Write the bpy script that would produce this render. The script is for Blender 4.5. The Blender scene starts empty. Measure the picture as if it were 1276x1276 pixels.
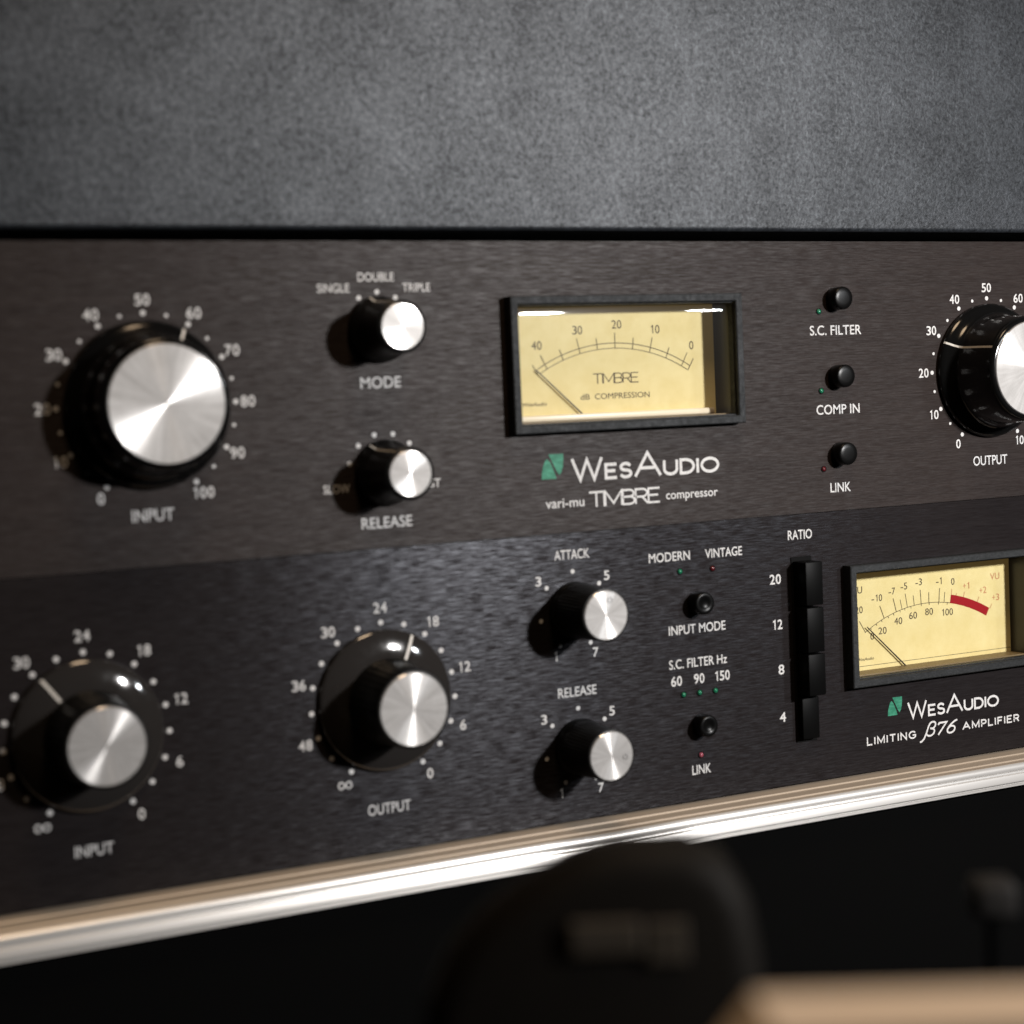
import bpy, bmesh, math, random
from mathutils import Vector, Matrix
random.seed(7)
S = 0.001                                   # the plans below are in millimetres
scene = bpy.context.scene
C = scene.collection

# ------------------------------------------------------------------ camera
cam_d = bpy.data.cameras.new('camera')
cam = bpy.data.objects.new('camera', cam_d)
C.objects.link(cam)
RIGHT = Vector((0.88887335, -0.45613431, -0.04296116))
DOWN = Vector((-0.0666734, -0.03601258, -0.99712474))
FWD = Vector((0.45327567, 0.88918197, -0.06242265))
CAM = Vector((-324.473535, -485.125621, 41.862982))
m = Matrix((RIGHT, -DOWN, -FWD)).transposed().to_4x4()
m.translation = CAM * S
cam.matrix_world = m
cam_d.sensor_width = 36.0
cam_d.lens = 36.0 * 2262.54 / 1276.0
cam_d.clip_start = 0.01
cam_d.clip_end = 20.0
cam_d.dof.use_dof = True
cam_d.dof.focus_distance = 0.622
cam_d.dof.aperture_fstop = 8.6
scene.camera = cam

# ------------------------------------------------------------------ world, lamps, exposure
world = bpy.data.worlds.new('World')
scene.world = world
world.use_nodes = True
world.node_tree.nodes['Background'].inputs[0].default_value = (0.9, 0.85, 0.8, 1)
world.node_tree.nodes['Background'].inputs[1].default_value = 0.006


def lamp(name, loc, target, power, size, color, spread=180):
    d = bpy.data.lights.new(name, 'AREA')
    d.shape = 'DISK'
    d.size = size * S
    d.energy = power
    d.color = color
    d.spread = math.radians(spread)
    o = bpy.data.objects.new(name, d)
    C.objects.link(o)
    o.location = Vector(loc) * S
    o.rotation_euler = (Vector(target) - Vector(loc)).to_track_quat('-Z', 'Y').to_euler()
    return o


lamp('key_lamp', (248, -700, 195), (90, 0, -5), 2.0, 52, (1.0, 0.975, 0.96), 88)
lamp('second_lamp', (490, -700, 190), (0, 0, 10), 1.0, 60, (0.92, 0.96, 1.0))
lamp('overhead_lamp', (-80, -380, 760), (-60, -10, 0), 2.3, 240, (1.0, 0.72, 0.46))

scene.view_settings.view_transform = 'Standard'
scene.view_settings.look = 'None'
scene.view_settings.exposure = 0.0
scene.view_settings.gamma = 1.0
scene.view_settings.use_curve_mapping = False
scene.render.engine = 'CYCLES'
scene.cycles.max_bounces = 8
scene.cycles.transparent_max_bounces = 12
scene.cycles.caustics_reflective = False
scene.cycles.caustics_refractive = False
scene.cycles.sample_clamp_indirect = 4.0
scene.cycles.use_denoising = True


# ------------------------------------------------------------------ materials
def principled(name, color, rough=0.5, metal=0.0, spec=0.5, aniso=0.0, coat=0.0):
    mt = bpy.data.materials.new(name)
    mt.use_nodes = True
    b = mt.node_tree.nodes['Principled BSDF']
    b.inputs['Base Color'].default_value = (*color, 1)
    b.inputs['Roughness'].default_value = rough
    b.inputs['Metallic'].default_value = metal
    b.inputs['Specular IOR Level'].default_value = spec
    b.inputs['Anisotropic'].default_value = aniso
    b.inputs['Coat Weight'].default_value = coat
    b.inputs['Coat Roughness'].default_value = 0.1
    return mt, mt.node_tree, b


def coords(nt, scale, rot=(0, 0, 0), kind='Object'):
    tc = nt.nodes.new('ShaderNodeTexCoord')
    mp = nt.nodes.new('ShaderNodeMapping')
    mp.inputs['Scale'].default_value = scale
    mp.inputs['Rotation'].default_value = rot
    nt.links.new(tc.outputs[kind], mp.inputs['Vector'])
    return mp.outputs[0]


def noise(nt, vec, scale=1.0, detail=4, rough=0.6):
    n = nt.nodes.new('ShaderNodeTexNoise')
    n.inputs['Scale'].default_value = scale
    n.inputs['Detail'].default_value = detail
    n.inputs['Roughness'].default_value = rough
    nt.links.new(vec, n.inputs['Vector'])
    return n.outputs['Fac']


def remap(nt, fac, a, b, lo=0.3, hi=0.7):
    r = nt.nodes.new('ShaderNodeMapRange')
    r.inputs['From Min'].default_value = lo
    r.inputs['From Max'].default_value = hi
    r.inputs['To Min'].default_value = a
    r.inputs['To Max'].default_value = b
    nt.links.new(fac, r.inputs['Value'])
    return r.outputs[0]


def mixcol(nt, fac, c0, c1):
    r = nt.nodes.new('ShaderNodeMix')
    r.data_type = 'RGBA'
    nt.links.new(fac, r.inputs[0])
    r.inputs[6].default_value = (*c0, 1)
    r.inputs[7].default_value = (*c1, 1)
    return r.outputs[2]


def bump(nt, b, height, strength, dist):
    n = nt.nodes.new('ShaderNodeBump')
    n.inputs['Strength'].default_value = strength
    n.inputs['Distance'].default_value = dist
    nt.links.new(height, n.inputs['Height'])
    nt.links.new(n.outputs[0], b.inputs['Normal'])


def math2(nt, op, a, bv):
    n = nt.nodes.new('ShaderNodeMath')
    n.operation = op
    for i, v in enumerate((a, bv)):
        if isinstance(v, (int, float)):
            n.inputs[i].default_value = v
        else:
            nt.links.new(v, n.inputs[i])
    return n.outputs[0]


def brushed_panel(name, c0, c1, rough0, rough1, spec, aniso, bstr):
    mt, nt, b = principled(name, c0, 0.4, 0.0, spec[0], aniso)
    v = coords(nt, (110, 1, 2300))
    fine = noise(nt, v, 1.0, 5, 0.65)
    v2 = coords(nt, (22, 1, 420))
    broad = noise(nt, v2, 1.0, 4, 0.6)
    both = math2(nt, 'ADD', math2(nt, 'MULTIPLY', fine, 0.65), math2(nt, 'MULTIPLY', broad, 0.35))
    nt.links.new(mixcol(nt, remap(nt, both, 0, 1, 0.36, 0.64), c0, c1), b.inputs['Base Color'])
    nt.links.new(remap(nt, both, rough0, rough1, 0.36, 0.64), b.inputs['Roughness'])
    glint = noise(nt, coords(nt, (170, 1, 2400)), 1.0, 4, 0.75)
    nt.links.new(remap(nt, glint, spec[0], spec[1], 0.44, 0.74), b.inputs['Specular IOR Level'])
    bump(nt, b, both, bstr, 0.0004)
    t = nt.nodes.new('ShaderNodeTangent')
    t.direction_type = 'UV_MAP'
    t.uv_map = 'brush'
    nt.links.new(t.outputs[0], b.inputs['Tangent'])
    return mt


M = {}
M['upper_panel'] = brushed_panel('dark_brown_grey_brushed_panel', (0.0160, 0.0118, 0.0108), (0.0310, 0.0246, 0.0230), 0.52, 0.40, (0.06, 0.34), 0.6, 0.2)
M['lower_panel'] = brushed_panel('black_brushed_panel', (0.0092, 0.0074, 0.0074), (0.0172, 0.0148, 0.0152), 0.33, 0.24, (0.03, 0.72), 0.85, 0.12)
M['lower_panel'].node_tree.nodes['Principled BSDF'].inputs['Specular Tint'].default_value = (0.86, 0.90, 1.0, 1)


def grainy(name, c0, c1, spec, r0, r1):
    mt, nt, b = principled(name, c0, 0.5, 0.0, spec)
    v = coords(nt, (1, 1, 1))
    n1 = noise(nt, v, 1150, 4, 0.75)
    n2 = noise(nt, v, 560, 3, 0.6)
    n3 = noise(nt, v, 38, 3, 0.6)
    s = math2(nt, 'ADD', math2(nt, 'ADD', math2(nt, 'MULTIPLY', n1, 0.46), math2(nt, 'MULTIPLY', n2, 0.32)), math2(nt, 'MULTIPLY', n3, 0.22))
    f = remap(nt, s, 0, 1, 0.39, 0.62)
    nt.links.new(mixcol(nt, f, c0, c1), b.inputs['Base Color'])
    nt.links.new(remap(nt, n2, r0, r1, 0.35, 0.65), b.inputs['Roughness'])
    nt.links.new(remap(nt, s, spec * 0.45, spec * 1.35, 0.38, 0.64), b.inputs['Specular IOR Level'])
    b.inputs['Specular Tint'].default_value = (0.93, 0.96, 1.0, 1)
    bump(nt, b, n1, 0.3, 0.0006)
    return mt


M['powder'] = grainy('grey_textured_powder_coat', (0.006, 0.0065, 0.0075), (0.030, 0.034, 0.040), 0.47, 0.44, 0.38)
M['bezel'] = grainy('dark_grey_moulded_plastic', (0.016, 0.017, 0.0175), (0.023, 0.024, 0.025), 0.2, 0.6, 0.5)
M['bezel_wall'] = principled('black_bezel_wall', (0.014, 0.011, 0.008), 0.35, 0, 0.4)[0]
M['gloss_black'], nt, b = principled('glossy_black_plastic', (0.004, 0.004, 0.004), 0.12, 0, 0.4, 0, 0.0)
nt.links.new(remap(nt, noise(nt, coords(nt, (1, 1, 1)), 300, 4), 0.08, 0.17), b.inputs['Roughness'])
M['satin_black'] = principled('satin_black_plastic', (0.004, 0.004, 0.004), 0.4, 0, 0.2)[0]
M['skirt'], nt, b = principled('smoky_grey_skirt', (0.021, 0.019, 0.018), 0.1, 0, 0.5, 0, 0.8)
nt.links.new(remap(nt, noise(nt, coords(nt, (1, 1, 1)), 200, 4), 0.05, 0.13), b.inputs['Roughness'])
b.inputs['Coat Roughness'].default_value = 0.03
M['button'] = principled('button_black_plastic', (0.0028, 0.0028, 0.0028), 0.3, 0, 0.14)[0]
M['slot'] = principled('dead_black_slot', (0.003, 0.003, 0.003), 0.8, 0, 0.1)[0]
M['key'] = principled('black_key_plastic', (0.0022, 0.0022, 0.0022), 0.45, 0, 0.06)[0]

# turned aluminium: circular grooves make the bow-tie highlight
mt, nt, b = principled('turned_aluminium', (0.84, 0.82, 0.80), 0.27, 1.0, 0.5, 0.93)
t = nt.nodes.new('ShaderNodeTangent')
t.direction_type = 'RADIAL'
t.axis = 'Y'
nt.links.new(t.outputs[0], b.inputs['Tangent'])
b.inputs['Anisotropic Rotation'].default_value = 0.25
tc = nt.nodes.new('ShaderNodeTexCoord')
ln = nt.nodes.new('ShaderNodeVectorMath')
ln.operation = 'LENGTH'
nt.links.new(tc.outputs['Object'], ln.inputs[0])
cv = nt.nodes.new('ShaderNodeCombineXYZ')
nt.links.new(ln.outputs['Value'], cv.inputs[0])
ring = noise(nt, cv.outputs[0], 5200, 3, 0.7)
nt.links.new(remap(nt, ring, 0.17, 0.27), b.inputs['Roughness'])
sx = nt.nodes.new('ShaderNodeSeparateXYZ')
nt.links.new(tc.outputs['Object'], sx.inputs[0])
ang = math2(nt, 'ARCTAN2', sx.outputs[0], sx.outputs[2])
oi = nt.nodes.new('ShaderNodeObjectInfo')
cv2 = nt.nodes.new('ShaderNodeCombineXYZ')
nt.links.new(math2(nt, 'MULTIPLY', ang, 7.0), cv2.inputs[0])
nt.links.new(math2(nt, 'MULTIPLY', oi.outputs['Random'], 40.0), cv2.inputs[1])
nt.links.new(math2(nt, 'MULTIPLY', ln.outputs['Value'], 60.0), cv2.inputs[2])
fan = noise(nt, cv2.outputs[0], 1.0, 3, 0.6)
smudge = noise(nt, coords(nt, (1, 1, 1)), 130, 4, 0.6)
both = math2(nt, 'ADD', math2(nt, 'MULTIPLY', ring, 0.4), math2(nt, 'ADD', math2(nt, 'MULTIPLY', fan, 0.4), math2(nt, 'MULTIPLY', smudge, 0.2)))
capcol = mixcol(nt, remap(nt, both, 0, 1, 0.36, 0.62), (0.62, 0.60, 0.58), (0.95, 0.93, 0.91))
nt.links.new(capcol, b.inputs['Base Color'])
soft = nt.nodes.new('ShaderNodeBsdfAnisotropic')
nt.links.new(capcol, soft.inputs['Color'])
soft.inputs['Roughness'].default_value = 0.66
mx = nt.nodes.new('ShaderNodeMixShader')
mx.inputs[0].default_value = 0.38
nt.links.new(b.outputs[0], mx.inputs[1])
nt.links.new(soft.outputs[0], mx.inputs[2])
nt.links.new(mx.outputs[0], [n for n in nt.nodes if n.type == 'OUTPUT_MATERIAL'][0].inputs[0])
M['cap'] = mt
M['chamfer'] = principled('bright_chamfer', (0.75, 0.72, 0.68), 0.25, 1.0)[0]

mt, nt, b = principled('white_print', (0.66, 0.65, 0.63), 0.6, 0, 0.3)
nt.links.new(mixcol(nt, remap(nt, noise(nt, coords(nt, (1, 1, 1)), 1800, 3), 0, 1), (0.42, 0.415, 0.41), (0.68, 0.67, 0.655)), b.inputs['Base Color'])
M['print'] = mt
M['pointer'] = principled('white_pointer_paint', (0.56, 0.53, 0.48), 0.5)[0]
mt, nt, b = principled('green_print', (0.02, 0.22, 0.12), 0.55, 0, 0.3)
nt.links.new(mixcol(nt, remap(nt, noise(nt, coords(nt, (300, 1, 900)), 1.0, 3), 0, 1, 0.42, 0.68), (0.013, 0.14, 0.08), (0.045, 0.25, 0.155)), b.inputs['Base Color'])
M['green'] = mt
M['ink'] = principled('dark_brown_ink', (0.045, 0.03, 0.015), 0.7)[0]
M['red_ink'] = principled('red_ink', (0.30, 0.003, 0.008), 0.6, 0, 0.2)[0]
M['pale_red_ink'] = principled('pale_red_ink', (0.5, 0.2, 0.09), 0.7)[0]
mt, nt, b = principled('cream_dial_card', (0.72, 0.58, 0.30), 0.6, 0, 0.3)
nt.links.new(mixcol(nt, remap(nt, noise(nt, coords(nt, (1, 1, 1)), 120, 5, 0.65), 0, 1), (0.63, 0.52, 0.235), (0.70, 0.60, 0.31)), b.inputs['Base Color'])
b.inputs['Emission Color'].default_value = (0.80, 0.52, 0.16, 1)      # weak added glow lifts the needle and edge shadows, as backlight would
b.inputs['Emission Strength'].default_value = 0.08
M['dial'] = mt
M['rim_cream'] = principled('cream_cover_edge', (0.78, 0.70, 0.55), 0.35)[0]
M['rim_bounce'] = principled('yellow_reflection_ledge', (0.16, 0.11, 0.05), 0.5)[0]  # dial's yellow reflection put into the colour of the bezel's bottom wall
M['needle'] = principled('black_needle', (0.02, 0.014, 0.008), 0.5)[0]

# clear cover: fresnel reflection over a see-through pane
mt = bpy.data.materials.new('clear_cover')
mt.use_nodes = True
nt = mt.node_tree
nt.nodes.clear()
out = nt.nodes.new('ShaderNodeOutputMaterial')
mix = nt.nodes.new('ShaderNodeMixShader')
fr = nt.nodes.new('ShaderNodeFresnel')
fr.inputs[0].default_value = 1.49
tr = nt.nodes.new('ShaderNodeBsdfTransparent')
tr.inputs[0].default_value = (0.97, 0.97, 0.96, 1)
gl = nt.nodes.new('ShaderNodeBsdfGlossy')
gl.inputs['Roughness'].default_value = 0.03
geo = nt.nodes.new('ShaderNodeNewGeometry')
front = math2(nt, 'SUBTRACT', 1.0, geo.outputs['Backfacing'])
nt.links.new(math2(nt, 'MULTIPLY', fr.outputs[0], front), mix.inputs[0])
nt.links.new(tr.outputs[0], mix.inputs[1])
hz = nt.nodes.new('ShaderNodeBsdfGlossy')
hz.inputs['Roughness'].default_value = 0.3
m3 = nt.nodes.new('ShaderNodeMixShader')
m3.inputs[0].default_value = 0.09
nt.links.new(gl.outputs[0], m3.inputs[1])
nt.links.new(hz.outputs[0], m3.inputs[2])
nt.links.new(m3.outputs[0], mix.inputs[2])
nt.links.new(mix.outputs[0], out.inputs[0])
M['glass'] = mt


def led(name, col, emit):
    mt, nt, b = principled(name, col, 0.2, 0, 0.5)
    if emit:
        b.inputs['Emission Color'].default_value = (*col, 1)
        b.inputs['Emission Strength'].default_value = emit
    return mt


M['led_green'] = led('green_lens', (0.010, 0.14, 0.07), 0)
M['led_red'] = led('red_lens', (0.075, 0.006, 0.009), 0)
M['led_pink'] = led('pink_lens', (0.30, 0.065, 0.09), 0)
M['ring_grey'] = principled('dark_engraved_ring', (0.08, 0.076, 0.072), 0.5)[0]
M['chassis'] = principled('black_sheet_steel', (0.012, 0.012, 0.012), 0.5)[0]


def rail_mat(name, c0, c1, r0, r1, metal):
    mt, nt, b = principled(name, c0, r0, metal, 0.5, 0.6)
    v = coords(nt, (9, 900, 900))
    n = noise(nt, v, 1.0, 4, 0.6)
    nt.links.new(mixcol(nt, remap(nt, n, 0, 1), c0, c1), b.inputs['Base Color'])
    nt.links.new(remap(nt, n, r0, r1), b.inputs['Roughness'])
    t = nt.nodes.new('ShaderNodeTangent')
    t.direction_type = 'UV_MAP'
    t.uv_map = 'brush'
    nt.links.new(t.outputs[0], b.inputs['Tangent'])
    return mt


M['rail_top'] = rail_mat('warm_light_tinted_ledge', (0.36, 0.29, 0.22), (0.46, 0.38, 0.29), 0.5, 0.42, 0.3)  # tan of the warm overhead light worked into the aluminium's colour
M['rail_front'] = rail_mat('bright_aluminium', (0.60, 0.58, 0.555), (0.76, 0.74, 0.71), 0.42, 0.35, 0.62)
M['void'] = principled('dull_black_board', (0.003, 0.003, 0.003), 0.9, 0, 0.0)[0]
M['dark_gloss'], nt, b = principled('dark_brown_black_plastic', (0.0105, 0.009, 0.0075), 0.6, 0, 0.1)
M['reflection_tone'] = principled('painted_warm_reflection', (0.055, 0.045, 0.034), 0.6, 0, 0.2)[0]  # brownish tone painted to read as reflected light
mt, nt, b = principled('pale_wood', (0.55, 0.37, 0.21), 0.5)
nt.links.new(mixcol(nt, remap(nt, noise(nt, coords(nt, (20, 300, 300)), 1.0, 4), 0, 1), (0.80, 0.62, 0.45), (0.88, 0.72, 0.56)), b.inputs['Base Color'])
M['wood'] = mt
M['grey_metal'] = principled('dull_grey_metal', (0.02, 0.0185, 0.0175), 0.6, 0, 0.15)[0]

# ------------------------------------------------------------------ mesh helpers (millimetres, world axes)
ORG = {}


def thing(name, label, cat, loc, group=None):
    o = bpy.data.objects.new(name, None)
    o.empty_display_size = 0.01
    C.objects.link(o)
    o.location = Vector(loc) * S
    o['label'] = label
    o['category'] = cat
    if group:
        o['group'] = group
    ORG[o] = Vector(loc)
    return o


def obj(name, bm, mat, parent=None, origin=(0, 0, 0), label=None, smooth=None):
    """bm holds coordinates in mm relative to origin (mm, world)."""
    me = bpy.data.meshes.new(name)
    bmesh.ops.scale(bm, vec=(S, S, S), verts=bm.verts)
    bm.to_mesh(me)
    bm.free()
    for mm in (mat if isinstance(mat, (list, tuple)) else [mat]):
        me.materials.append(mm)
    if smooth is not None:
        for p in me.polygons:
            p.use_smooth = True
        me.set_sharp_from_angle(angle=math.radians(smooth))
    return link(name, me, parent, origin, label)


def link(name, me, parent, origin, label=None):
    o = bpy.data.objects.new(name, me)
    C.objects.link(o)
    ORG[o] = Vector(origin)
    if parent:
        o.parent = parent
        o.location = (Vector(origin) - ORG[parent]) * S
    else:
        o.location = Vector(origin) * S
    if label:
        o['label'] = label
    return o


def top(o, label, cat, group=None, kind=None):
    o['label'] = label
    if kind:
        o['kind'] = kind
    if cat:
        o['category'] = cat
    if group:
        o['group'] = group
    return o


def box(bm, x0, x1, y0, y1, z0, z1, bev=0.0, seg=2, mi=0):
    r = bmesh.ops.create_cube(bm, size=1.0)
    vs = r['verts']
    for v in vs:
        v.co = Vector((x0 + (v.co.x + .5) * (x1 - x0), y0 + (v.co.y + .5) * (y1 - y0), z0 + (v.co.z + .5) * (z1 - z0)))
    fs = set(f for v in vs for f in v.link_faces)
    for f in fs:
        f.material_index = mi
    if bev:
        es = list(set(e for v in vs for e in v.link_edges))
        bmesh.ops.bevel(bm, geom=es, offset=bev, segments=seg, profile=0.5, affect='EDGES')


def lathe(bm, prof, seg=72, flute=None, mi=0):
    """revolve (r, y) about the Y axis; flute = (count, depth, y_from, y_to)"""
    rings = []
    for r, y in prof:
        if r < 1e-6:
            rings.append([bm.verts.new((0, y, 0))])
            continue
        ring = []
        for i in range(seg):
            a = 2 * math.pi * i / seg
            rr = r
            if flute and flute[2] <= y <= flute[3]:
                rr = r - flute[1] * (0.5 + 0.5 * math.cos(flute[0] * a))
            ring.append(bm.verts.new((rr * math.sin(a), y, rr * math.cos(a))))
        rings.append(ring)
    for a, b in zip(rings, rings[1:]):
        for i in range(max(len(a), len(b))):
            j = (i + 1) % max(len(a), len(b))
            if len(a) == 1:
                f = bm.faces.new((a[0], b[i], b[j]))
            elif len(b) == 1:
                f = bm.faces.new((a[i], b[0], a[j]))
            else:
                f = bm.faces.new((a[i], b[i], b[j], a[j]))
            f.material_index = mi
    bmesh.ops.recalc_face_normals(bm, faces=bm.faces)


def frame(bm, x0, x1, z0, z1, prof, close=True):
    """sweep (inset, y) round a rectangle with mitred corners"""
    loops = []
    for ins, y in prof:
        loops.append([bm.verts.new(p) for p in ((x0 + ins, y, z0 + ins), (x1 - ins, y, z0 + ins), (x1 - ins, y, z1 - ins), (x0 + ins, y, z1 - ins))])
    if close:
        loops.append(loops[0])
    for a, b in zip(loops, loops[1:]):
        for i in range(4):
            j = (i + 1) % 4
            bm.faces.new((a[i], a[j], b[j], b[i]))
    bmesh.ops.recalc_face_normals(bm, faces=bm.faces)


def disc(bm, cx, cz, r, y, n=20):
    c = [bm.verts.new((cx + r * math.sin(2 * math.pi * i / n), y, cz + r * math.cos(2 * math.pi * i / n))) for i in range(n)]
    f = bm.faces.new(c)
    if f.normal.y > 0:
        f.normal_flip()
    return f


def brush_uv(me, tangent='Z'):
    uv = me.uv_layers.new(name='brush')
    for l in me.loops:
        v = me.vertices[l.vertex_index].co
        uv.data[l.index].uv = (v.z * 10, v.x * 10) if tangent == 'Z' else ((v.z - v.y) * 10, v.x * 10)


# --- text from Blender's built-in font, squeezed to a measured width and cap height
_cache = {}


def glyph_mesh(s, weight):
    k = (s, weight)
    if k not in _cache:
        cu = bpy.data.curves.new('t', 'FONT')
        cu.body = s
        cu.size = 1.0
        cu.offset = weight
        cu.resolution_u = 4
        o = bpy.data.objects.new('t', cu)
        C.objects.link(o)
        dg = bpy.context.evaluated_depsgraph_get()
        me = bpy.data.meshes.new_from_object(o.evaluated_get(dg))
        vs = [(v.co.x, v.co.y) for v in me.vertices]
        fs = [tuple(p.vertices) for p in me.polygons]
        bpy.data.objects.remove(o)
        bpy.data.meshes.remove(me)
        bpy.data.curves.remove(cu)
        _cache[k] = (vs, fs)
    return _cache[k]


def text(bm, s, cx, cz, w, h, y=-0.05, weight=0.007, slant=0.0, mi=0):
    vs, fs = glyph_mesh(s, weight)
    hs = glyph_mesh('H', weight)[0]
    y0, y1 = min(v[1] for v in hs), max(v[1] for v in hs)
    x0, x1 = min(v[0] for v in vs), max(v[0] for v in vs)
    k = h / (y1 - y0)
    kx = w / (x1 - x0) if w else k * 0.82
    xm = (x0 + x1) / 2
    bv = [bm.verts.new((cx + (a - xm) * kx + slant * (b - (y0 + y1) / 2) * k, y, cz + (b - (y0 + y1) / 2) * k)) for a, b in vs]
    for f in fs:
        try:
            q = bm.faces.new([bv[i] for i in f])
            q.material_index = mi
        except ValueError:
            pass


def numeral(bm, s, cx, cz, w, h, y=-0.05, weight=0.012):
    """digits in equal cells, the one drawn with a flag"""
    n = len(s)
    cell = w / (n if n > 1 else 1)
    for i, ch in enumerate(s):
        x = cx + (i - (n - 1) / 2) * cell
        dw = cell * (0.86 if n > 1 else 1)
        if ch == '1':
            t = (0.115 + weight * 1.5) * h
            X = x + dw * .12
            stroke(bm, [(X, cz - h * .47), (X, cz + h * .5 - t / 2), (X - h * .2, cz + h * .3)], t, y)
        elif ch in '-+':
            text(bm, ch, x, cz - h * .02, dw * .8, h, y, weight)
        else:
            text(bm, ch, x, cz, dw, h, y, weight)


def fix_front(bm):
    bm.normal_update()
    for f in bm.faces:
        if f.normal.y > 0:
            f.normal_flip()


# --- drawn letters for the wordmarks: strokes in a box of height 1
def arc(cx, cy, rx, ry, a0, a1, n=14):
    return [(cx + rx * math.cos(math.radians(a0 + (a1 - a0) * i / n)), cy + ry * math.sin(math.radians(a0 + (a1 - a0) * i / n))) for i in range(n + 1)]


G = {
    'W': (1.15, [[(0, 1), (.3, 0), (.575, .95), (.85, 0), (1.15, 1)]]),
    'E': (.58, [[(.58, 1), (0, 1), (0, 0), (.58, 0)], [(0, .52), (.5, .52)]]),
    'S': (.62, [arc(.31, .745, .27, .255, 25, 180, 9) + arc(.31, .745, .27, .235, 180, 270, 5)[1:] + arc(.31, .26, .29, .25, 90, 0, 5)[1:] + arc(.31, .26, .3, .26, 0, -155, 9)[1:]]),
    'A': (.92, [[(0, 0), (.46, 1), (.92, 0)], [(.17, .34), (.75, .34)]]),
    'U': (.74, [[(0, 1), (0, .36)] + arc(.37, .36, .37, .36, 180, 360, 12)[1:] + [(.74, 1)]]),
    'D': (.76, [[(0, 0), (0, 1), (.3, 1)] + arc(.3, .5, .46, .5, 90, -90, 14)[1:] + [(0, 0)]]),
    'I': (.0, [[(0, 0), (0, 1)]]),
    'O': (.98, [arc(.49, .5, .49, .5, 90, 450, 28)]),
    'T': (.7, [[(0, 1), (.7, 1)], [(.35, 1), (.35, 0)]]),
    'M': (.86, [[(0, 0), (0, 1), (.43, .15), (.86, 1), (.86, 0)]]),
    'B': (.62, [[(0, 0), (0, 1), (.35, 1)] + arc(.35, .76, .23, .24, 90, -90, 8)[1:] + [(0, .52)], [(.35, .52)] + arc(.36, .26, .26, .26, 90, -90, 8)[1:] + [(0, 0)]]),
    'R': (.62, [[(0, 0), (0, 1), (.36, 1)] + arc(.36, .73, .25, .27, 90, -90, 8)[1:] + [(0, .46)], [(.34, .46), (.62, 0)]]),
    'L': (.55, [[(0, 1), (0, 0), (.55, 0)]]),
    'N': (.72, [[(0, 0), (0, 1), (.72, 0), (.72, 1)]]),
    'G': (.86, [arc(.46, .5, .46, .5, 45, 330, 20) + [(.86, .46), (.5, .46)]]),
    'P': (.6, [[(0, 0), (0, 1), (.34, 1)] + arc(.34, .72, .26, .28, 90, -90, 8)[1:] + [(0, .44)]]),
    'F': (.55, [[(.55, 1), (0, 1), (0, 0)], [(0, .52), (.47, .52)]]),
    '7': (.62, [[(0, .86), (.05, 1), (.62, 1), (.18, 0)]]),
    '6': (.6, [[(.6, 1.0), (.42, .92), (.22, .72), (.08, .5), (.03, .34)], arc(.3, .28, .28, .28, 90, 450, 24)]),
    'beta': (.62, [[(-.2, -.34), (-.1, -.32), (.02, -.14), (.1, .3), (.14, .7)] + arc(.37, .74, .22, .25, 170, -70, 10)[1:] + [(.3, .54)], [(.3, .53), (.45, .5)] + arc(.36, .26, .25, .26, 60, -150, 10)[1:]]),
}
_lay = [0]


def stroke(bm, pts, wd, y=-0.05, mi=0):
    _lay[0] = (_lay[0] + 1) % 6
    y = y - 0.012 * _lay[0]
    P = [Vector((p[0], p[1])) for p in pts]
    closed = (P[0] - P[-1]).length < 1e-4
    L, R = [], []
    n = len(P)
    for i in range(n):
        a = P[i - 1] if i > 0 else (P[-2] if closed else None)
        c = P[i + 1] if i < n - 1 else (P[1] if closed else None)
        d1 = (P[i] - a).normalized() if a is not None else None
        d2 = (c - P[i]).normalized() if c is not None else None
        if d1 is None:
            d1 = d2
        if d2 is None:
            d2 = d1
        n1 = Vector((-d1.y, d1.x))
        n2 = Vector((-d2.y, d2.x))
        nn = n1 + n2
        nn = nn.normalized() if nn.length > 1e-4 else n1
        k = wd / 2 / max(0.42, nn.dot(n1))
        q = P[i]
        if a is None:
            q = q - d2 * wd * .2
        if c is None:
            q = q + d1 * wd * .2
        L.append(bm.verts.new((q.x + nn.x * k, y, q.y + nn.y * k)))
        R.append(bm.verts.new((q.x - nn.x * k, y, q.y - nn.y * k)))
    for i in range(n - 1):
        f = bm.faces.new((L[i], R[i], R[i + 1], L[i + 1]))
        f.material_index = mi


def word(bm, items, x0, x1, zb, wd, slant=0.0, y=-0.05, kx=None, gap=0.2):
    """items: (glyph, height); laid out from x0 to x1 on baseline zb"""
    nat = 0
    for i, (g, h) in enumerate(items):
        nat += G[g][0] * h + (gap * items[0][1] if i < len(items) - 1 else 0)
    k = (x1 - x0 - wd) / nat
    x = x0 + wd / 2
    for g, h in items:
        for s in G[g][1]:
            stroke(bm, [(x + (px * h * k) + slant * py * h, zb + wd / 2 + py * (h - wd)) for px, py in s], wd, y)
        x += (G[g][0] * h + gap * items[0][1]) * k


# ------------------------------------------------------------------ large structure
X0, X1 = -281.0, 203.0


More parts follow.
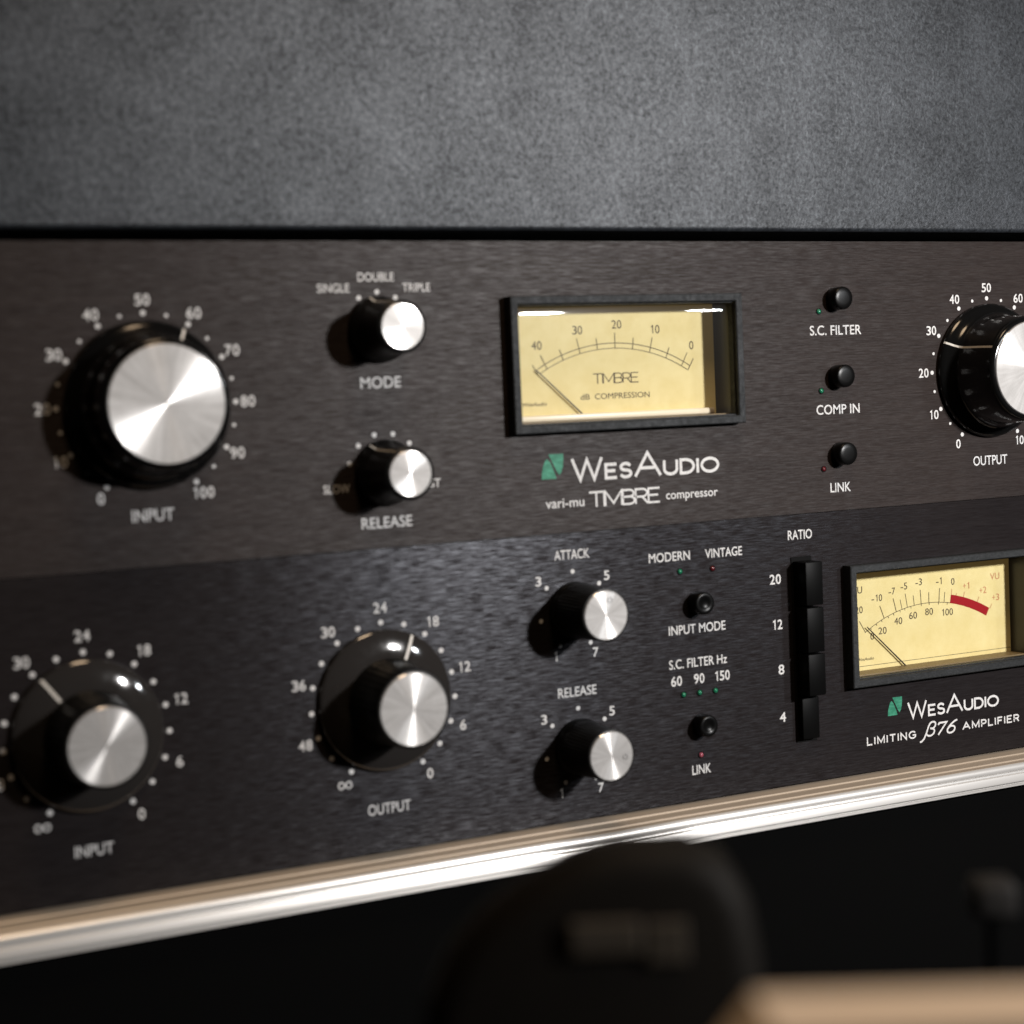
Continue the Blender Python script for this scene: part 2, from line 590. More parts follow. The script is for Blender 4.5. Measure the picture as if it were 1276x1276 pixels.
def plate(hole, z0, z1, thick):
    bm = bmesh.new()
    hx0, hx1, hz0, hz1 = hole
    xs, zs = [X0, hx0, hx1, X1], [z0, hz0, hz1, z1]
    for i in range(3):
        for j in range(3):
            if i == 1 and j == 1:
                continue
            q = [(xs[i], 0, zs[j]), (xs[i + 1], 0, zs[j]), (xs[i + 1], 0, zs[j + 1]), (xs[i], 0, zs[j + 1])]
            bm.faces.new([bm.verts.new(p) for p in q])
    bmesh.ops.remove_doubles(bm, verts=bm.verts, dist=1e-4)
    r = bmesh.ops.extrude_face_region(bm, geom=list(bm.faces))
    for v in r['geom']:
        if isinstance(v, bmesh.types.BMVert):
            v.co.y += thick
    bmesh.ops.recalc_face_normals(bm, faces=bm.faces)
    es = [e for e in bm.edges if len(e.link_faces) == 2 and e.calc_face_angle(0) > 1 and
          all(v.co.y < 0.001 for v in e.verts) and (abs(e.verts[0].co.z - e.verts[1].co.z) < 1e-4) and
          (abs(e.verts[0].co.z - z0) < 1e-4 or abs(e.verts[0].co.z - z1) < 1e-4)]
    bmesh.ops.bevel(bm, geom=es, offset=0.16, segments=2, affect='EDGES')
    return bm


floor_bm = bmesh.new()
box(floor_bm, -900, 900, -620, 600, -230, -205)
top(obj('desk_surface', floor_bm, M['void']), 'dull black desk surface under everything', None, kind='structure')
wall_bm = bmesh.new()
box(wall_bm, -900, 900, 420, 440, -205, 700)
top(obj('backdrop', wall_bm, M['void']), 'black backdrop behind the rack', None, kind='structure')

cab_bm = bmesh.new()
box(cab_bm, X0, X1, -12, 300, -205, -97.6, 1.0)
top(obj('base_cabinet', cab_bm, M['void'], None, (0, 0, 0)), 'plain black cabinet base below the silver rail', 'cabinet')

# the grey textured unit on top
bm = bmesh.new()
box(bm, X0, X1, -1.5, 260, 91.7, 222, 1.5, 5)
blank = obj('blank_panel', bm, M['powder'], None, (0, 0, 0), smooth=40)
top(blank, 'plain grey rough-textured metal unit above the two control panels', 'blank panel')

# the rail: a ledge coloured as if warmly lit, over a ribbed bright front
rail = thing('metal_rail', 'silver aluminium rail with ledge tinted tan as by warm light running under the lower panel', 'rail', (-38.5, -8, -97))


def extrude_profile(prof, x0, x1):
    bm = bmesh.new()
    a = [bm.verts.new((x0, y, z)) for y, z in prof]
    b = [bm.verts.new((x1, y, z)) for y, z in prof]
    n = len(prof)
    for i in range(n):
        j = (i + 1) % n
        bm.faces.new((a[i], a[j], b[j], b[i]))
    bm.faces.new(a)
    bm.faces.new(b)
    bmesh.ops.recalc_face_normals(bm, faces=bm.faces)
    return bm


LEDGE = [(3, -89.5), (-4.8, -89.5), (-5.1, -89.2), (-5.6, -89.2), (-5.9, -89.6), (-11.4, -89.7), (-11.7, -89.35), (-12.3, -89.35), (-12.6, -89.75), (-15.2, -89.8), (-15.2, -91.0), (3, -91.0)]
FRONT = [(3, -91.05), (-15.3, -91.05), (-15.3, -89.9), (-15.7, -89.75), (-16.2, -90.0), (-16.6, -90.6), (-16.7, -91.3), (-16.55, -91.9), (-15.9, -92.25), (-15.75, -92.6), (-15.9, -92.95), (-16.6, -93.3), (-16.85, -93.9), (-16.9, -95.7), (-16.6, -96.1), (-15.9, -96.2), (-15.9, -96.55), (-16.5, -96.65), (-16.5, -97.3), (-15.8, -97.55), (3, -97.5)]
o = obj('ledge', extrude_profile(LEDGE, X0, X1), M['rail_top'], rail, (0, 0, 0))
brush_uv(o.data, 'YZ')
o = obj('front_rib', extrude_profile(FRONT, X0, X1), M['rail_front'], rail, (0, 0, 0), smooth=35)
brush_uv(o.data, 'YZ')


# ------------------------------------------------------------------ the two units
def unit(name, label, z0, z1, hole, mat):
    t = thing(name, label, 'audio unit', (-38.5, 120, z0))
    o = obj('faceplate', plate(hole, z0, z1, 3.0), mat, t, (0, 0, 0))
    brush_uv(o.data)
    bm = bmesh.new()
    box(bm, X0 + 24, X1 - 24, 15, 250, z0 + 1.5, z1 - 1.5, 0.8)
    obj('chassis', bm, M['chassis'], t, (0, 0, 0))
    return t


UP = unit('rack_compressor', 'upper dark brown-grey audio unit with two big black knobs and a meter', 0.14, 88.7, (-75.6, 4.6, 32.2, 70.9), M['upper_panel'])
LO = unit('rack_limiter', 'lower black audio unit with clear-skirted knobs, four keys and red-scaled meter', -88.7, -0.02, (46.3, 126.5, -57.9, -19.4), M['lower_panel'])


def caption(parent, s, cx, cz, w, h, name='caption', **k):
    bm = bmesh.new()
    text(bm, s, cx, cz, w, h, **k)
    fix_front(bm)
    return obj(name, bm, M['print'], parent, (0, 0, 0))


def infinity(bm, cx, cz, w, h):
    pts = []
    for i in range(41):
        a = 2 * math.pi * i / 40
        d = 1 + math.sin(a) ** 2
        pts.append((cx + w / 2 * math.cos(a) / d, cz + h * 1.4 * math.sin(a) * math.cos(a) / d))
    stroke(bm, pts[:21], 0.42)
    stroke(bm, pts[20:], 0.42)


def dial_scale(parent, cx, cz, r, n, span, names, rn, h, dot=0.72, small=0.52, start=None, every=2, yv=0):
    bm = bmesh.new()
    for i in range(n + 1):
        a = math.radians((-span / 2 if start is None else start) + span * i / n)
        disc(bm, cx + r * math.sin(a), cz + r * math.cos(a), dot if i % every == 0 else small, -0.05)
        s = names.get(i)
        if s is None:
            continue
        px, pz = cx + rn * math.sin(a), cz + rn * math.cos(a)
        if s == 'oo':
            infinity(bm, px, pz, 4.0, 1.9)
        else:
            numeral(bm, s, px, pz, {1: 1.95, 2: 4.5, 3: 6.6}[len(s)], h, weight=0.014)
    fix_front(bm)
    return obj('dial_scale', bm, M['print'], parent, (0, 0, 0))


def pointer_line(bm, prof, ang, width):
    """a thin raised strip that follows (r, y) down a knob at angle ang"""
    a = math.radians(ang)
    d = Vector((math.sin(a), 0, math.cos(a)))
    s = Vector((math.cos(a), 0, -math.sin(a))) * width / 2
    pv = None
    for r, y in prof:
        c = d * (r + 0.06) + Vector((0, y - 0.05, 0))
        row = (bm.verts.new(c - s), bm.verts.new(c + s))
        if pv:
            bm.faces.new((pv[0], pv[1], row[1], row[0]))
        pv = row
    bmesh.ops.recalc_face_normals(bm, faces=bm.faces)


def cap_mesh(r, y):
    bm = bmesh.new()
    lathe(bm, [(0, 0), (r * .5, 0), (r - .25, 0), (r, 0.25), (r, 1.2), (0, 1.2)], 96)
    return bm


def big_knob(parent, x, z, yc, ang):
    k = yc / -18.5
    prof = [(22.6, -0.3), (22.9, -0.7), (22.95, -1.5), (22.6, -2.2), (21.6, -2.9), (20.2, -3.75), (19.1, -4.9), (18.5, -6.4), (18.3, -8), (18.0, -13 * k), (17.6, -17 * k), (17.2, yc + .7), (16.6, yc + .25), (16.15, yc + .2), (16.1, yc + .9), (0, yc + .9)]
    bm = bmesh.new()
    lathe(bm, [(0, -0.3)] + prof, 128)
    kb = obj('knob', bm, M['gloss_black'], parent, (x, 0, z), smooth=38)
    obj('cap', cap_mesh(15.9, yc), M['cap'], kb, (x, yc, z), smooth=30)
    bm = bmesh.new()
    pointer_line(bm, prof[2:11], ang, 0.75)
    obj('pointer', bm, M['pointer'], kb, (x, 0, z))
    return kb


def skirt_knob(parent, x, z, yc, ang):
    bm = bmesh.new()
    prof = [(12.6, -3.95), (12.2, -5.0), (11.9, -8), (11.6, -14), (11.3, yc + .8), (10.9, yc + .3), (10.6, yc + .25), (10.55, yc + .9), (0, yc + .9)]
    lathe(bm, [(0, -3.9), (12.6, -3.9)] + prof, 144, flute=(36, 0.22, yc + .5, -4.9))
    kb = obj('knob', bm, M['satin_black'], parent, (x, 0, z), smooth=38)
    bm = bmesh.new()
    lathe(bm, [(0, -0.4), (20.3, -0.4), (20.75, -0.8), (20.75, -1.3), (20.4, -1.8), (19.7, -2.15), (17.6, -2.85), (15.3, -3.45), (12.9, -3.85), (0, -3.85)], 128)
    sk = obj('skirt', bm, M['skirt'], kb, (x, 0, z), smooth=38)
    obj('cap', cap_mesh(10.4, yc), M['cap'], kb, (x, yc, z), smooth=30)
    bm = bmesh.new()
    pointer_line(bm, [(20.3, -1.85), (19.7, -2.15), (17.6, -2.85), (15.3, -3.45), (12.9, -3.85)], ang, 0.85)
    obj('pointer', bm, M['pointer'], kb, (x, 0, z))
    return kb


def small_knob(parent, x, z, yc, rc, base, body, mat, ang=None, dimple=None, flute=None):
    bm = bmesh.new()
    prof = [(base, -0.4), (base, -1.6), (base - .5, -2.6), (body + .35, -4.2), (body + .1, -6), (body - .15, -11), (body - .35, yc + .9), (rc + .45, yc + .3), (rc + .2, yc + .25), (rc + .15, yc + .9), (0, yc + .9)]
    lathe(bm, [(0, -0.4)] + prof, 144, flute=flute)
    kb = obj('knob', bm, mat, parent, (x, 0, z), smooth=38)
    obj('cap', cap_mesh(rc, yc), M['cap'], kb, (x, yc, z), smooth=30)
    if ang is not None:
        bm = bmesh.new()
        pointer_line(bm, prof[1:7], ang, 0.6)
        obj('pointer', bm, M['pointer'], kb, (x, 0, z))
    if dimple:
        a, rr = math.radians(dimple), rc * .63
        bm = bmesh.new()
        lathe(bm, [(.62, 0), (.62, -.10), (.82, -.10), (.82, 0)], 32)
        obj('index_ring', bm, M['ring_grey'], kb, (x + rr * math.sin(a), yc, z + rr * math.cos(a)), smooth=30)
    return kb


def push_button(parent, x, z, y, r, dished):
    bm = bmesh.new()
    p = [(0, -0.1), (r - .1, -0.1), (r, -0.4), (r, y + .6), (r - .18, y + .2), (r - .6, y)]
    p += [(r * .55, y + .05), (r * .42, y + .35), (r * .2, y + .55), (0, y + .6)] if dished else [(r * .5, y - .12), (0, y - .16)]
    lathe(bm, p, 48)
    return obj('push_button', bm, M['button'], parent, (x, 0, z), smooth=50)


def indicator(parent, x, z, mat, label):
    bm = bmesh.new()
    lathe(bm, [(1.05, -0.02), (1.05, -0.22), (.86, -.25), (.82, -.05)], 24)
    o = obj('indicator_lamp', bm, M['slot'], parent, (x, 0, z), label, smooth=40)
    bm = bmesh.new()
    lathe(bm, [(.82, -.04), (.78, -.3), (.55, -.55), (.28, -.68), (0, -.72)], 24)
    obj('lens', bm, mat, o, (x, 0, z), smooth=60)


# ---- upper unit controls
UI, UO = (-186.8, 44.3), (110.0, 44.4)
pct = {i: str(i * 5) for i in range(0, 21, 2)}
big_knob(UP, *[UI[0], UI[1], -18.6], 28)
big_knob(UP, *[UO[0], UO[1], -21.6], -64)
dial_scale(UP, *UI, 24.97, 20, 300, pct, 28.5, 3.05)
dial_scale(UP, *UO, 24.85, 20, 300, pct, 28.5, 3.05)
caption(UP, 'INPUT', -187.0, 14.3, 11.7, 3.25)
caption(UP, 'OUTPUT', 109.8, 13.4, 15.2, 3.25)
small_knob(UP, -117.8, 63.3, -17.4, 6.5, 9.6, 7.9, M['satin_black'], -18)
small_knob(UP, -117.8, 22.0, -18.2, 6.5, 9.6, 7.9, M['satin_black'], -32)
dial_scale(UP, -117.8, 63.3, 10.8, 2, 64, {}, 0, 1, dot=.72, small=.72)
dial_scale(UP, -117.8, 22.0, 11.43, 5, 148.5, {}, 0, 1, dot=.72, small=.72)
caption(UP, 'SINGLE', -131.2, 75.3, 9.8, 2.45)
caption(UP, 'DOUBLE', -117.9, 78.4, 11.3, 2.45)
caption(UP, 'TRIPLE', -105.3, 75.3, 8.8, 2.4)
caption(UP, 'MODE', -117.9, 48.1, 12.6, 3.15)
caption(UP, 'SLOW', -133.1, 18.1, 8.1, 2.45)
caption(UP, 'FAST', -103.9, 18.1, 7.2, 2.45)
caption(UP, 'RELEASE', -118.0, 7.6, 15.9, 3.15)
for i, (zz, s, w) in enumerate(((69.9, 'S.C. FILTER', 20.9), (44.5, 'COMP IN', 17.6), (19.0, 'LINK', 8.3))):
    push_button(UP, 45.2, zz, -5.0, 3.75, False)
    caption(UP, s, 45.2, (59.7, 33.7, 7.9)[i], w, 3.1)
    indicator(UP, 38.5, (65.9, 39.95, 14.25)[i], M['led_green'] if i < 2 else M['led_red'], 'green lamp' if i < 2 else 'unlit dark red lamp')


def mark(parent, x0, x1, z0, z1, name='green_emblem'):
    """two leaf halves split by a slanted gap"""
    bm = bmesh.new()
    w, h = x1 - x0, z1 - z0
    left = [(0.0, 0.0), (.66, 0.0), (.60, .2), (.50, .46), (.40, .68), (.28, .82), (.18, .74), (.08, .5), (.02, .25)]
    right = [(1.0, 1.0), (.34, 1.0), (.42, .84), (.56, .56), (.68, .3), (.80, .14), (.90, .26), (.97, .5), (1.0, .75)]
    for pts in (left, right):
        f = bm.faces.new([bm.verts.new((x0 + a * w, -0.05, z0 + b * h)) for a, b in pts])
    fix_front(bm)
    bmesh.ops.triangulate(bm, faces=bm.faces)
    return obj(name, bm, M['green'], parent, (0, 0, 0))


def wordmark(parent, draw, name='wordmark'):
    bm = bmesh.new()
    draw(bm)
    fix_front(bm)
    return obj(name, bm, M['print'], parent, (0, 0, 0))


BRAND = [('W', 1), ('E', .7), ('S', .7), ('A', 1.1), ('U', .7), ('D', .7), ('I', .7), ('O', .7)]


def brand(bm, x0, x1, zb, h, wd):
    word(bm, [(g, k * h) for g, k in BRAND], x0, x1, zb, wd, gap=0.17)


mark(UP, -66.6, -58.9, 16.9, 24.4)
wordmark(UP, lambda bm: brand(bm, -56.4, -2.4, 15.6, 7.3, .95))
caption(UP, 'vari-mu', -58.9, 9.45, 13.4, 2.9)
wordmark(UP, lambda bm: word(bm, [('T', 5.0), ('I', 5.0), ('M', 5.0), ('B', 5.0), ('R', 5.0), ('E', 5.0)], -50.6, -24.9, 7.3, .62, gap=0.06))
caption(UP, 'compressor', -13.0, 9.5, 19.4, 2.75)

# ---- lower unit controls
LI, LOUT = (-208.3, -43.8), (-121.5, -44.1)
db = {0: 'oo', 2: '48', 4: '36', 6: '30', 8: '24', 10: '18', 12: '12', 14: '6', 16: '0'}
skirt_knob(LO, *LI, -20.4, -36)
skirt_knob(LO, *LOUT, -21.3, 26)
dial_scale(LO, *LI, 22.6, 16, 300, db, 27.0, 3.0, dot=.78, small=.78)
dial_scale(LO, *LOUT, 22.7, 16, 300, db, 27.0, 3.0, dot=.78, small=.78)
caption(LO, 'INPUT', -208.3, -75.1, 10.6, 3.1)
caption(LO, 'OUTPUT', -121.5, -75.9, 13.5, 3.1)
seven = {0: '1', 2: '3', 4: '5', 6: '7'}
for zz, dm, s, w in ((-23.6, 17, 'ATTACK', 12.2), (-65.9, 100, 'RELEASE', 13.5)):
    small_knob(LO, -57.3, zz, -19.7, 7.4, 8.7, 8.3, M['satin_black'], None, dm, flute=(48, 0.3, -19.3, -3.5))
    dial_scale(LO, -57.3, zz, 11.85, 6, 306, seven, 15.4, 2.9, dot=.68, small=.68)
    caption(LO, s, -57.3, zz + 17.1, w, 2.9)
caption(LO, 'MODERN', -22.3, -10.0, 15.2, 2.85)
caption(LO, 'VINTAGE', -1.9, -10.1, 14.1, 2.85)
indicator(LO, -18.7, -14.95, M['led_green'], 'dark green lamp')
indicator(LO, -6.45, -15.0, M['led_red'], 'dark red lamp')
push_button(LO, -12.9, -25.3, -5.2, 3.6, True)
caption(LO, 'INPUT MODE', -12.9, -33.5, 21.3, 2.9)
caption(LO, 'S.C. FILTER Hz', -13.0, -44.3, 21.8, 2.9)
for s, cx, w in (('60', -21.4, 4.1), ('90', -12.9, 4.0), ('150', -4.2, 5.9)):
    bm = bmesh.new()
    numeral(bm, s, cx, -49.65, w * 1.05, 3.1, weight=0.012)
    fix_front(bm)
    obj('caption', bm, M['print'], LO, (0, 0, 0))
for x in (-19.0, -13.0, -6.95):
    indicator(LO, x, -54.2, M['led_green'], 'green lamp')
push_button(LO, -12.9, -64.4, -5.0, 3.5, True)
indicator(LO, -13.3, -74.2, M['led_pink'], 'pink lamp')
caption(LO, 'LINK', -13.2, -78.8, 7.1, 3.0)
caption(LO, 'RATIO', 28.1, -6.6, 9.6, 3.05)
for s, zz, w in (('20', -20.5, 4.7), ('12', -35.35, 4.4), ('8', -50.2, 2.3), ('4', -65.9, 2.4)):
    bm = bmesh.new()
    numeral(bm, s, 20.1 - w / 2, zz, w, 3.2, weight=0.014)
    fix_front(bm)
    obj('caption', bm, M['print'], LO, (0, 0, 0))
bm = bmesh.new()
box(bm, 24.0, 32.2, -0.35, -0.02, -75.0, -13.8, 0.1, 1)
obj('key_slot', bm, M['slot'], LO, (0, 0, 0))
for i, (zb, zt, y) in enumerate(((-29.3, -15.2, -7.4), (-44.7, -30.1, -7.4), (-58.9, -45.3, -7.4), (-73.7, -59.9, -3.2))):
    bm = bmesh.new()
    box(bm, 24.6, 31.3, y, -0.4, zb, zt, 0.35, 2)
    obj('ratio_key', bm, M['key'], LO, (0, 0, 0), 'pressed-in black key' if i == 3 else None, smooth=40)
mark(LO, 61.9, 68.1, -70.7, -64.6)
wordmark(LO, lambda bm: brand(bm, 70.3, 110.7, -72.8, 5.9, .75))
wordmark(LO, lambda bm: word(bm, [(c, 2.75 if i else 3.0) for i, c in enumerate('LIMITING')], 52.7, 73.7, -79.7, .5, gap=.36))
wordmark(LO, lambda bm: word(bm, [(c, 2.75) for c in 'AMPLIFIER'], 94.0, 119.8, -79.4, .5, gap=.36))
wordmark(LO, lambda bm: word(bm, [('beta', 5.4), ('7', 4.6), ('6', 4.8)], 76.9, 90.7, -79.9, .62, slant=.28, gap=.16))


# ---- the meters
def meter(parent, x0, x1, z0, z1, printing, needle, brown, streak):
    bm = bmesh.new()
    frame(bm, x0, x1, z0, z1, [(0, -0.05), (0, -3.9), (.3, -4.2), (2.2, -4.2), (2.5, -3.9), (2.5, -2.6), (2.9, -2.6), (2.9, 0.0)], close=False)
    bz = obj('meter', bm, M['bezel'], parent, (0, 0, 0), smooth=40)
    bm = bmesh.new()
    frame(bm, x0, x1, z0, z1, [(2.52, -3.0), (2.62, 9.5)], close=False)
    obj('inner_wall', bm, M['bezel_wall'], bz, (0, 0, 0))
    xa, xb, za, zb = x0 + 2.7, x1 - 2.7, z0 + 2.7, z1 - 2.7
    bm = bmesh.new()
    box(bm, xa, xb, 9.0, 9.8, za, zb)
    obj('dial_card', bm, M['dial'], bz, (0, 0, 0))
    bm = bmesh.new()
    box(bm, xa + .2, xb - .2, 1.0, 8.9, za + .02, za + .5, 0.1)
    obj('bottom_ledge', bm, M['rim_bounce'], bz, (0, 0, 0))
    if not brown:
        bm = bmesh.new()
        box(bm, xa + .3, xb - 1.5, 7.2, 8.9, za + .52, za + 2.5, 0.5)
        obj('cover_edge', bm, M['rim_cream'], bz, (0, 0, 0), smooth=50)
    for nm, fn, mat in printing:
        bm = bmesh.new()
        fn(bm)
        fix_front(bm)
        obj(nm, bm, mat, bz, (0, 0, 0))
    (ax, az), (bx, bz_) = needle
    bm = bmesh.new()
    d = Vector((bx - ax, 0, bz_ - az)).normalized()
    s = Vector((-d.z, 0, d.x))
    prof = [(Vector((ax, 8.0, az)), .2), (Vector((bx, 8.0, bz_)), .3)]
    rings = []
    for p, r in prof:
        rings.append([bm.verts.new(p + s * r * math.cos(k * math.pi / 3) + Vector((0, r * math.sin(k * math.pi / 3), 0))) for k in range(6)])
    for k in range(6):
        bm.faces.new((rings[0][k], rings[0][(k + 1) % 6], rings[1][(k + 1) % 6], rings[1][k]))
    bm.faces.new(rings[0])
    bm.faces.new(rings[1])
    bmesh.ops.recalc_face_normals(bm, faces=bm.faces)
    obj('needle', bm, M['needle'], bz, (0, 0, 0))
    # clear cover, its top margin rolling back
    bm = bmesh.new()
    hgt = 3.4 if streak else 0.9
    rows = [(za + .05, 0.0), (zb - .05 - hgt, 0.0)] + [(zb - .05 - hgt + hgt * t, .34 * t * t) for t in [i / 10 for i in range(1, 11)]]
    grid = []
    xm = xa + (xb - xa) * .7
    for z, y in rows:
        line = []
        for i in range(29):
            x = xa + .05 + (xb - xa - .1) * i / 28
            line.append(bm.verts.new((x, -0.6 + y + .00043 * (x - xm) ** 2, z)))
        grid.append(line)
    for p, q in zip(grid, grid[1:]):
        for i in range(28):
            bm.faces.new((p[i], p[i + 1], q[i + 1], q[i]))
    r = bmesh.ops.extrude_face_region(bm, geom=list(bm.faces))
    for v in r['geom']:
        if isinstance(v, bmesh.types.BMVert):
            v.co.y += 0.8
    bmesh.ops.recalc_face_normals(bm, faces=bm.faces)
    obj('cover_glass', bm, M['glass'], bz, (0, 0, 0), smooth=40)
    return bz


YD = 8.93


def polar(cx, cz, R, a):
    return (cx + R * math.sin(math.radians(a)), cz + R * math.cos(math.radians(a)))


def arcline(bm, cx, cz, R, a0, a1, wd, n=40):
    stroke(bm, [polar(cx, cz, R, a0 + (a1 - a0) * i / n) for i in range(n + 1)], wd, YD)


def tick(bm, cx, cz, R0, R1, a, wd):
    stroke(bm, [polar(cx, cz, R0, a), polar(cx, cz, R1, a)], wd, YD)


UC = (-34.4, 3.8)


def up_scale(bm):
    arcline(bm, *UC, 54.0, -30.4, 31.5, .24)
    arcline(bm, *UC, 52.4, -30.4, 31.0, .2)
    for i in range(9):
        a = 0.6 + 13.9 * (i - 4) / 2
        tick(bm, *UC, 52.4, 57.2 if i % 2 == 0 else 55.9, a, .24)
    tick(bm, *UC, 52.4, 56.6, 31.4, .28)
    tick(bm, *UC, 52.4, 56.0, -31.2, .22)
    for s, x, z in (('40', -61.7, 57.7), ('30', -47.2, 62.1), ('20', -33.0, 63.6), ('10', -19.0, 61.8), ('0', -5.5, 56.4)):
        numeral(bm, s, x, z, 3.8 if len(s) == 2 else 1.6, 2.6, y=YD, weight=0.0)


def up_words(bm):
    word(bm, [(c, 3.3) for c in 'TIMBRE'], -42.3, -25.6, 45.2, .3, gap=.06, y=YD)
    text(bm, 'dB', -45.3, 41.3, 3.3, 1.75, y=YD, weight=0.0)
    text(bm, 'COMPRESSION', -31.8, 41.3, 20.0, 1.75, y=YD, weight=0.0)
    text(bm, 'WesAudio', -63.2, 39.7, 8.6, 1.15, y=YD, weight=0.004, slant=.3)


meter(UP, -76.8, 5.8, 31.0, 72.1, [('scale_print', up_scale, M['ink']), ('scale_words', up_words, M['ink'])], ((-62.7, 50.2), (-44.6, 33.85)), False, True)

LC = (88.05, -88.1)


def lo_scale(bm):
    arcline(bm, *LC, 52.9, -31.5, 10.6, .2)
    for a, R in ((-31.3, 57.6), (-21.4, 57.7), (-15.3, 57.8), (-12.5, 56.4), (-9.9, 57.8), (-6.6, 56.4), (-3.3, 57.8), (.4, 56.5), (5.2, 57.8), (7.7, 56.5)):
        tick(bm, *LC, 52.9, R, a, .2)
    for a in (-28.5, -25.6, -22.8, -19.5, -16.8, -13.6, -11.3, -8.3, -3.3, .5, 5.0, 9.3):
        tick(bm, *LC, 52.2, 52.9, a, .2)
    for s, x, z in (('VU', 57.6, -28.2), ('-20', 57.3, -35.0), ('-10', 65.8, -31.6), ('-7', 72.3, -29.8), ('-5', 77.6, -28.5), ('-3', 84.1, -27.6), ('-1', 93.2, -28.0), ('0', 99.3, -28.7)):
        (text if s == 'VU' else numeral)(bm, s, x, z, {'VU': 4.2, '-20': 5.0, '-10': 4.9, '0': 1.5}.get(s, 3.2), 2.35, y=YD, weight=0.0)
    for s, x, z in (('0', 63.4, -44.5), ('20', 67.9, -43.0), ('40', 74.8, -40.3), ('60', 81.3, -39.0), ('80', 88.4, -38.3), ('100', 96.4, -39.2)):
        numeral(bm, s, x, z, {1: 1.5, 2: 3.7, 3: 5.4}[len(s)], 2.35, y=YD, weight=0.0)
    text(bm, 'WesAudio', 60.3, -52.0, 7.2, 1.0, y=YD, weight=0.0, slant=.3)
    stroke(bm, [(47.9, -54.4), (124.8, -54.4)], .16, YD)


def lo_red(bm):
    n = 24
    a = [(polar(*LC, 52.8, 10.6 + 18.8 * i / n), polar(*LC, 55.8, 10.6 + 18.8 * i / n)) for i in range(n + 1)]
    v = [(bm.verts.new((p[0], YD - .02, p[1])), bm.verts.new((q[0], YD - .02, q[1]))) for p, q in a]
    for p, q in zip(v, v[1:]):
        bm.faces.new((p[0], q[0], q[1], p[1]))


def lo_pale(bm):
    for s, x, z, w in (('VU', 118.4, -28.4, 4.2), ('+1', 105.4, -30.7, 3.5), ('+2', 112.8, -32.9, 3.5), ('+3', 118.6, -35.9, 3.5)):
        (text if s == 'VU' else numeral)(bm, s, x, z, w, 2.3, y=YD, weight=0.0)
    for a, R in ((10.7, 57.7), (13.0, 56.6), (16.5, 57.7), (23.3, 57.7), (29.8, 57.6)):
        tick(bm, *LC, 55.8, R, a, .2)


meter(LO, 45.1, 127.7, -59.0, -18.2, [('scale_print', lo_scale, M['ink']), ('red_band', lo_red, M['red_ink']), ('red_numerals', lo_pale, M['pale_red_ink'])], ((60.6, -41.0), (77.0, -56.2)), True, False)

# ------------------------------------------------------------------ out-of-focus things nearer the lens
YAW = math.atan2(-RIGHT.y, RIGHT.x)


def near(u, v, d):
    """millimetre position of a point at depth d in front of the lens"""
    return CAM + FWD * d + RIGHT * ((u - 638) / 2262.54 * d) + DOWN * ((v - 638) / 2262.54 * d)


def outline_solid(name, pts, depth, thick, bev, mat, base, parent=None):
    """pts (mm right, mm up) about base, extruded away from the viewer, turned to the table's angle"""
    bm = bmesh.new()
    a = [bm.verts.new((x, 0, z)) for x, z in pts]
    f = bm.faces.new(a)
    r = bmesh.ops.extrude_face_region(bm, geom=[f])
    for v in r['geom']:
        if isinstance(v, bmesh.types.BMVert):
            v.co.y += thick
    bmesh.ops.recalc_face_normals(bm, faces=bm.faces)
    es = [e for e in bm.edges if len(e.link_faces) == 2 and abs(e.verts[0].co.y - e.verts[1].co.y) < 1e-6]
    bmesh.ops.bevel(bm, geom=es, offset=bev, segments=5, profile=.5, affect='EDGES')
    o = obj(name, bm, mat, parent, base, smooth=50)
    o.rotation_euler = (0, 0, -YAW) if parent is None else (0, 0, 0)
    return o


d0 = 275
base = near(742, 1060, d0)
base = Vector((base.x, base.y, -205))
kx = d0 / 2262.54
toz = near(742, 1060, d0).z + 205
pts = [((u - 742) * kx, toz - (v - 1060) * kx) for u, v in ((508, 1330), (520, 1255), (552, 1190), (600, 1142), (655, 1106), (712, 1075), (770, 1060), (860, 1062), (908, 1088), (936, 1140), (948, 1215), (952, 1330))]
pts = [(pts[0][0], 0)] + pts + [(pts[-1][0], 0)]
dark = outline_solid('rounded_object', pts, d0, 16, 5.0, M['dark_gloss'], base)
top(dark, 'blurred black object with sloping rounded shoulder in front of the silver rail', 'black object')
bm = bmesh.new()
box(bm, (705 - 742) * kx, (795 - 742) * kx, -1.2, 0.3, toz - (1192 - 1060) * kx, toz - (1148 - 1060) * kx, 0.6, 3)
box(bm, (800 - 742) * kx, (852 - 742) * kx, -0.9, 0.3, toz - (1206 - 1060) * kx, toz - (1152 - 1060) * kx, 0.5, 3)
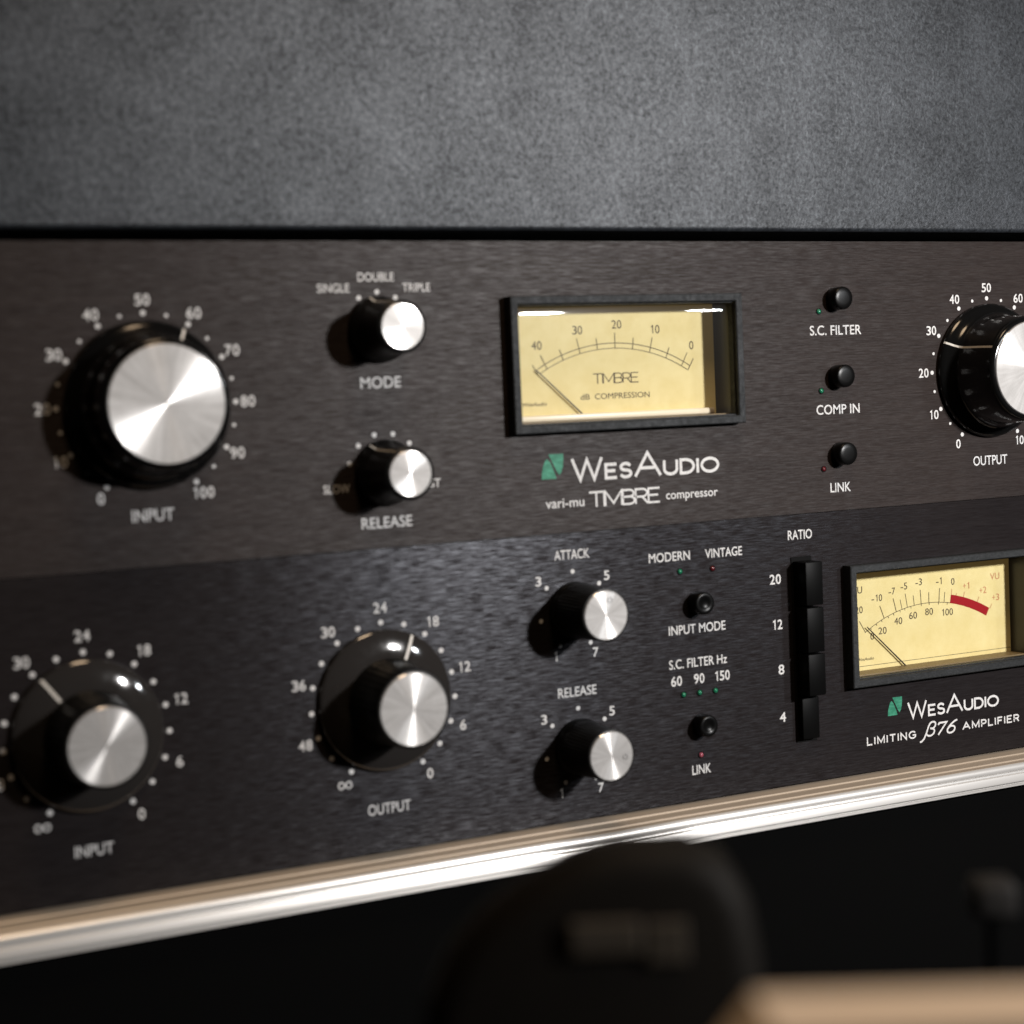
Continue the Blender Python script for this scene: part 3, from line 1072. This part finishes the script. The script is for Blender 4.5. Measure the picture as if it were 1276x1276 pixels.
pl = obj('reflection_patch', bm, M['reflection_tone'], dark, base)  # raised lighter boxes stand in for a warm reflection on the object
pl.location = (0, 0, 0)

d1 = 205
k1 = d1 / 2262.54
b1 = near(1100, 1222, d1)
h1 = b1.z + 205
b1 = Vector((b1.x, b1.y, -205))
rim = [((u - 1100) * k1, h1 - (v - 1222) * k1) for u, v in ((880, 1330), (946, 1252), (1460, 1260))]
pts = [(rim[0][0], 0), rim[0], rim[1], rim[2], (rim[2][0], 0)]
tray = outline_solid('wooden_stand', [(x, max(0, z - 4.5)) for x, z in pts], d1, 5, 0.8, M['dark_gloss'], b1)
top(tray, 'blurred dark stand with pale tan wooden top edge in the bottom right corner', 'stand')
bm = bmesh.new()
inner = [((u - 1100) * k1, h1 - (v - 1222) * k1) for u, v in ((930, 1330), (966, 1282), (1460, 1284))]
ring = [rim[0], rim[1], rim[2], inner[2], inner[1], inner[0]]
vs = [bm.verts.new((x, 6.0 if i < 3 else -1.5, z)) for i, (x, z) in enumerate(ring)]
bm.faces.new((vs[0], vs[1], vs[4], vs[5]))
bm.faces.new((vs[1], vs[2], vs[3], vs[4]))
r = bmesh.ops.extrude_face_region(bm, geom=list(bm.faces))
for v in r['geom']:
    if isinstance(v, bmesh.types.BMVert):
        v.co.y += 1.3
        v.co.z -= 1.3
bmesh.ops.recalc_face_normals(bm, faces=bm.faces)
o = obj('wooden_rim', bm, M['wood'], tray, b1)
o.location = (0, 0, 0)

d2 = 330
p2 = near(1236, 1117, d2)
post = thing('clamp_post', 'slim black post with a small blurred grey metal head near the right edge', 'post', (p2.x, p2.y, -205))
bm = bmesh.new()
box(bm, -1.0, 1.0, -1.0, 1.0, 0, p2.z + 205 - 3.5, 0.5)
obj('post_shaft', bm, M['void'], post, (p2.x, p2.y, -205))
bm = bmesh.new()
box(bm, -4.0, 4.0, -4.0, 4.0, -3.4, 3.4, 1.4, 3)
hd = obj('post_head', bm, M['grey_metal'], post, (p2.x, p2.y, p2.z), smooth=50)
hd.rotation_euler = (0, 0, -YAW)
